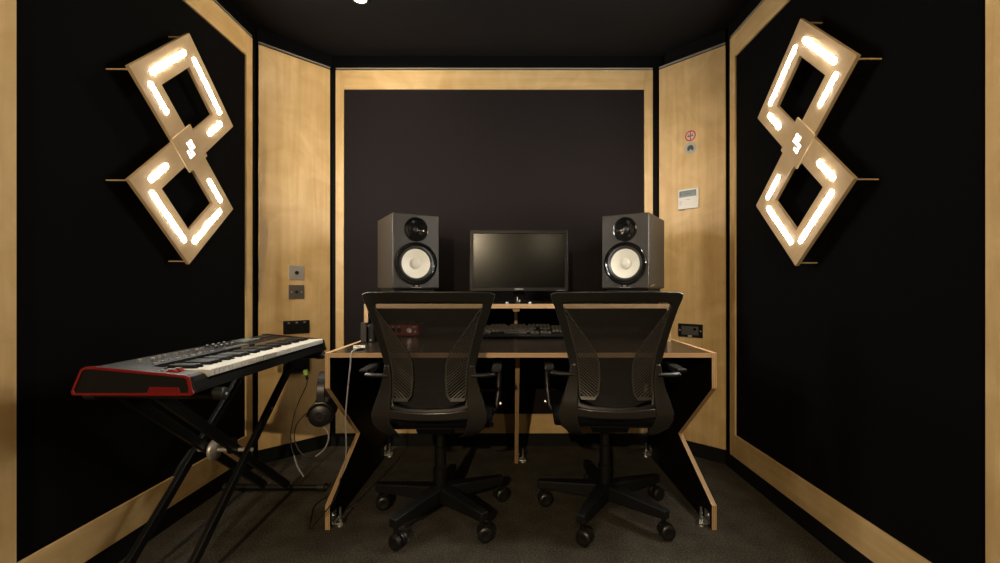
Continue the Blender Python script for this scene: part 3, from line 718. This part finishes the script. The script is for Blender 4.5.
st = thing('keyboard_stand', 'black double-braced X stand under the synthesizer', 'keyboard stand', (0, 0, 0))
YN, YFar = 1.375, 2.165
for y, z, nm in ((YN, .6735, 'support_arm'), (YFar, .6735, 'support_arm'), (YN + .02, .020, 'foot_bar'), (YFar + .02, .020, 'foot_bar')):
    x0 = -1.40 if nm == 'foot_bar' else -1.30
    x1 = -.895 if (nm == 'support_arm' and y < 1.5) else -.925
    a = obj(nm, B().tube([(x0, y, z), (x1, y, z)], .0165, 18), M['metal'], st, smooth=True)
    for x, s in ((x0, -1), (x1, 1)):
        obj('end_cap', B().lathe([(.0178, -.024), (.0198, -.022), (.0198, .010), (.015, .014), (0, .014)], (x, y, z), (s, 0, 0), 20), M['rubber'], a, smooth=True)
        if s > 0: obj('cap_bolt', B().lathe([(.005, .014), (.004, .0155), (0, .0155)], (x, y, z), (s, 0, 0), 10), M['steel'], a, smooth=True)
for x, r_ in ((-1.05, 1), (-1.262, 1), (-1.10, -1), (-1.212, -1)):
    p0, p1 = ((x, YN + .02, .03), (x, YFar, .675)) if r_ > 0 else ((x, YFar + .02, .03), (x, YN, .675))
    obj('cross_leg', B().bar(p0, p1, .020, .034, side=(1, 0, 0)), M['metal'], st, bevel=.003)
ymid = (YN + YFar) / 2 + .01
obj('pivot_rod', B().tube([(-1.275, ymid, .352), (-1.035, ymid, .352)], .008, 12), M['steel'], st, smooth=True)
obj('locking_disc', B().lathe([(0, .017), (.024, .015), (.040, .007), (.043, 0), (.040, -.007), (.024, -.012), (0, -.012)], (-1.188, ymid, .352), (1, 0, 0), 32), M['steel'], st, smooth=True)
obj('locking_disc', B().lathe([(0, .012), (.020, .011), (.032, .004), (.032, -.004), (.020, -.011), (0, -.012)], (-1.1235, ymid + .01, .365), (1, 0, 0), 32), M['metal'], st, smooth=True)
obj('release_lever', B().tube([(-1.28, ymid, .352), (-1.30, ymid - .04, .30), (-1.30, ymid - .06, .27)], [.009, .008, .012], 10), M['plastic'], st, smooth=True)
for x in (-1.0395,):
    for y, z in ((1.93, .478),): obj('rivet', B().lathe([(.006, 0), (.004, .003), (0, .003)], (x, y, z), (1, 0, 0), 10), M['chrome'], st)

# ------------------------------------------------------------ office chairs
def lerp_tab(tab, z):
    for (z0, y0), (z1, y1) in zip(tab, tab[1:]):
        if z0 >= z >= z1: return y0 + (y1 - y0) * (z0 - z) / (z0 - z1)
    return tab[0][1] if z > tab[0][0] else tab[-1][1]
BY = [(1.0, -.318), (.94, -.302), (.85, -.282), (.75, -.262), (.66, -.255), (.58, -.262), (.52, -.275), (.47, -.262), (.43, -.225), (.40, -.16)]
def BF(u, z, d): return (u, lerp_tab(BY, z) + d + .55 * u * u, z)
def mirror(h): return h + [(-x, z) for x, z in reversed(h[(1 if abs(h[0][0]) < 1e-6 else 0):(-1 if abs(h[-1][0]) < 1e-6 else None)])]
def office_chair(label, x, y, rz, base_rot):
    t = thing('office_chair', label, 'chair', (x, y, 0), rz, 'mesh office chairs at the desk')
    # base star
    bs = obj('base_hub', B().lathe([(0, .062), (.034, .062), (.040, .075), (.040, .118), (.034, .132), (.028, .134), (0, .134)], (0, 0, 0), (0, 0, 1), 28), M['plastic_matte'], t, smooth=True)
    for k in range(5):
        a = base_rot - rz + k * 2 * PI / 5; c, s = math.cos(a), math.sin(a)
        b = B().bar((c * .025, s * .025, .100), (c * .302, s * .302, .100), .060, .066, .036, .036)
        obj('base_leg', b, M['plastic_matte'], t, bevel=.006, seg=3)
        ca = thing_part('caster', t, (c * .283, s * .283, 0), (.45, -.35, .25, -.5, .15)[k])
        obj('stem', B().tube([(0, 0, .060), (0, 0, .084)], .0085, 10), M['metal'], ca)
        for q in (-1, 1):
            obj('wheel', B().lathe([(0, -.011), (.024, -.011), (.030, -.006), (.030, .006), (.024, .011), (.018, .012), (.010, .009), (0, .009)], (.012, q * .016, .030), (0, q, 0), 24), M['plastic'], ca, smooth=True)
        hood = [(.012 + .033 * math.cos(w_), .030 + .033 * math.sin(w_)) for w_ in [PI * k_ / 10 for k_ in range(-1, 11)]]
        hi = [(.012 + .024 * math.cos(w_), .030 + .024 * math.sin(w_)) for w_ in [PI * k_ / 10 for k_ in range(-1, 11)]]
        obj('hood', B().strip(hood, hi, lambda a_, c_, d_: (a_, d_, c_), -.0045, .0045, closed=False), M['plastic'], ca)
    obj('gas_column', B().lathe([(0, .135), (.030, .135), (.031, .215), (.0255, .22), (.0255, .300), (.0205, .305), (.0205, .395), (0, .395)], (0, 0, 0), (0, 0, 1), 24), M['metal'], t, smooth=True)
    obj('tilt_mechanism', B().prism([(-.13, .395), (.10, .395), (.12, .430), (-.17, .430)], lambda a_, c_, d_: (d_, a_, c_), -.075, .075), M['plastic_matte'], t, bevel=.006)
    obj('height_lever', B().tube([(.07, .0, .410), (.19, -.02, .408), (.235, -.025, .404)], [.006, .006, .011], 10), M['plastic'], t, smooth=True)
    sp = B(); prof_ = [(-.19, .440), (-.205, .462), (-.195, .488), (-.10, .500), (.10, .503), (.20, .495), (.245, .470), (.25, .450), (.22, .436)]
    sp.prism(prof_, lambda a_, c_, d_: (d_, a_, c_), -.235, .235)
    obj('seat', sp, M['seat'], t, bevel=.022, seg=4, smooth=True)
    obj('seat_pan', B().box(-.205, .205, -.17, .21, .428, .4405), M['plastic_matte'], t, bevel=.004)
    # back: main frame, mesh, lumbar fins, lower yoke
    oh = [(0, .986), (.12, .987), (.235, .984), (.252, .976), (.249, .958), (.236, .925), (.216, .86), (.194, .775), (.176, .70), (.167, .64), (.166, .58), (.163, .545), (.10, .527), (0, .522)]
    ih = [(0, .946), (.10, .946), (.185, .944), (.2045, .940), (.2035, .930), (.196, .905), (.178, .85), (.158, .77), (.145, .70), (.141, .64), (.141, .58), (.136, .551), (.09, .542), (0, .539)]
    obj('back_frame', B().strip(mirror(oh), mirror(ih), BF, -.011, .013), M['plastic'], t, bevel=.004, seg=3, smooth=True)
    b = B(); zs = [.944 - (.944 - .541) * k / 16 for k in range(17)]
    def half(z):
        p = [q for q in ih if True]
        for (u0, z0), (u1, z1) in zip(p[3:], p[4:]):
            if z0 >= z >= z1: return u0 + (u1 - u0) * (z0 - z) / (z0 - z1 + 1e-9)
        return .2035
    grid = [[b.bm.verts.new(BF(-(half(z) + .004) + 2 * (half(z) + .004) * i / 12, z, .002)) for i in range(13)] for z in zs]
    for r0, r1 in zip(grid, grid[1:]):
        for i in range(12): b.bm.faces.new([r0[i], r0[i + 1], r1[i + 1], r1[i]])
    obj('back_mesh', b, M['mesh'], t, smooth=True)
    # fins
    fo = [(.200, .928), (.186, .865), (.166, .79), (.152, .735), (.144, .68), (.142, .62), (.140, .580), (.134, .568)]
    fi = [(.190, .915), (.148, .855), (.108, .80), (.078, .755), (.062, .71), (.060, .65), (.066, .59), (.082, .568)]
    def tabx(tab, z):
        for (u0, z0), (u1, z1) in zip(tab, tab[1:]):
            if z0 >= z >= z1: return u0 + (u1 - u0) * (z0 - z) / (z0 - z1 + 1e-9)
        return tab[-1][0]
    for s in (-1, 1):
        b = B(); out = fo + fi[::-1]
        cx = sum(p[0] for p in out) / len(out); cz = sum(p[1] for p in out) / len(out)
        def shr(p, q=.0055):
            # inset horizontally towards the fin's own middle line
            m_ = (tabx(fo, p[1]) + tabx(fi, p[1])) / 2 if .568 < p[1] < .915 else p[0]
            return (p[0] + (q if p[0] < m_ else -q) * (1 if abs(p[0] - m_) > q else 0), p[1] + (.012 if p[1] < .58 else 0) - (.01 if p[1] > .9 else 0))
        o_ = [(s * p[0], p[1]) for p in out]; i_ = [(s * shr(p)[0], shr(p)[1]) for p in out]
        b.strip(o_, i_, BF, -.0165, -.0115)
        z = .600
        while z < .90:
            # diagonal slat, falling towards the middle of the back
            a1 = None
            zo = z
            uo = tabx(fo, zo); ui = None
            for k in range(60):
                zz = zo - k * .0022; uu = uo - k * .0026
                if zz < .572 or uu < tabx(fi, zz): break
                a1 = (uu, zz)
            if a1 and uo - a1[0] > .006:
                q = .0029
                b.prism([(s * uo, zo + q), (s * uo, zo - q), (s * a1[0], a1[1] - q), (s * a1[0], a1[1] + q)], BF, -.0160, -.0120)
            z += .0128
        obj('lumbar_fin', b, mat('satin_grey_fin', (0.042, .039, .036), .35) if s < 0 else bpy.data.materials['satin_grey_fin'], t)
        # yoke arm
        yo = [(.172, .705), (.181, .66), (.192, .61), (.208, .565), (.221, .52), (.218, .485), (.205, .455), (.180, .425), (.150, .402)]
        yi_ = [(.150, .705), (.145, .66), (.144, .61), (.146, .565), (.149, .52), (.145, .485), (.136, .455), (.126, .425), (.100, .402)]
        o = obj('back_bracket', B().strip([(s * p[0], p[1]) for p in yo], [(s * p[0], p[1]) for p in yi_], BF, -.028, -.0112, closed=False), M['plastic_satin'], t, bevel=.006, seg=3, smooth=True)
        # arm loop
        arm = thing_part('armrest', t, (0, 0, 0), 0)
        P_ = [(.160, -.262, .664), (.215, -.262, .665), (.240, -.255, .666), (.252, -.20, .667), (.256, -.05, .668), (.258, .055, .665), (.258, .100, .645), (.257, .105, .60), (.254, .085, .52), (.246, .06, .455), (.225, .045, .433), (.19, .04, .430)]
        obj('arm_frame', B().tube([(s * p[0], p[1], p[2]) for p in P_], [.010, .012, .013, .014, .014, .014, .013, .012, .012, .012, .012, .012], 10, flat=.75), M['plastic'], arm, smooth=True)
        x0, x1 = sorted((s * .236, s * .274)); b = B().box(x0, x1, -.255, -.06, .673, .687)
        obj('arm_pad', b, M['plastic_matte'], arm, bevel=.006, seg=3)
        obj('arm_bolt', B().cyl((s * .262, .078, .470), (1, 0, 0), .008, .012, 12), M['chrome'], arm)
    obj('cross_bar', B().strip([(-.158, .540), (-.08, .533), (0, .531), (.08, .533), (.158, .540)], [(-.152, .504), (-.08, .500), (0, .499), (.08, .500), (.152, .504)], BF, -.026, -.0115, closed=False), M['plastic_satin'], t, bevel=.005, seg=3, smooth=True)
    return t
def thing_part(name, parent, loc, rz):
    o = bpy.data.objects.new(name, None); C.objects.link(o); o.parent = parent; o.location = loc; o.rotation_euler = (0, 0, rz); o.empty_display_size = .02
    return o
office_chair('black mesh-back office chair in front of the red audio interface, left one', -.312, 1.962, 0, math.radians(26))
office_chair('black mesh-back office chair in front of the right speaker, right one', .420, 1.985, math.radians(-3), math.radians(24))
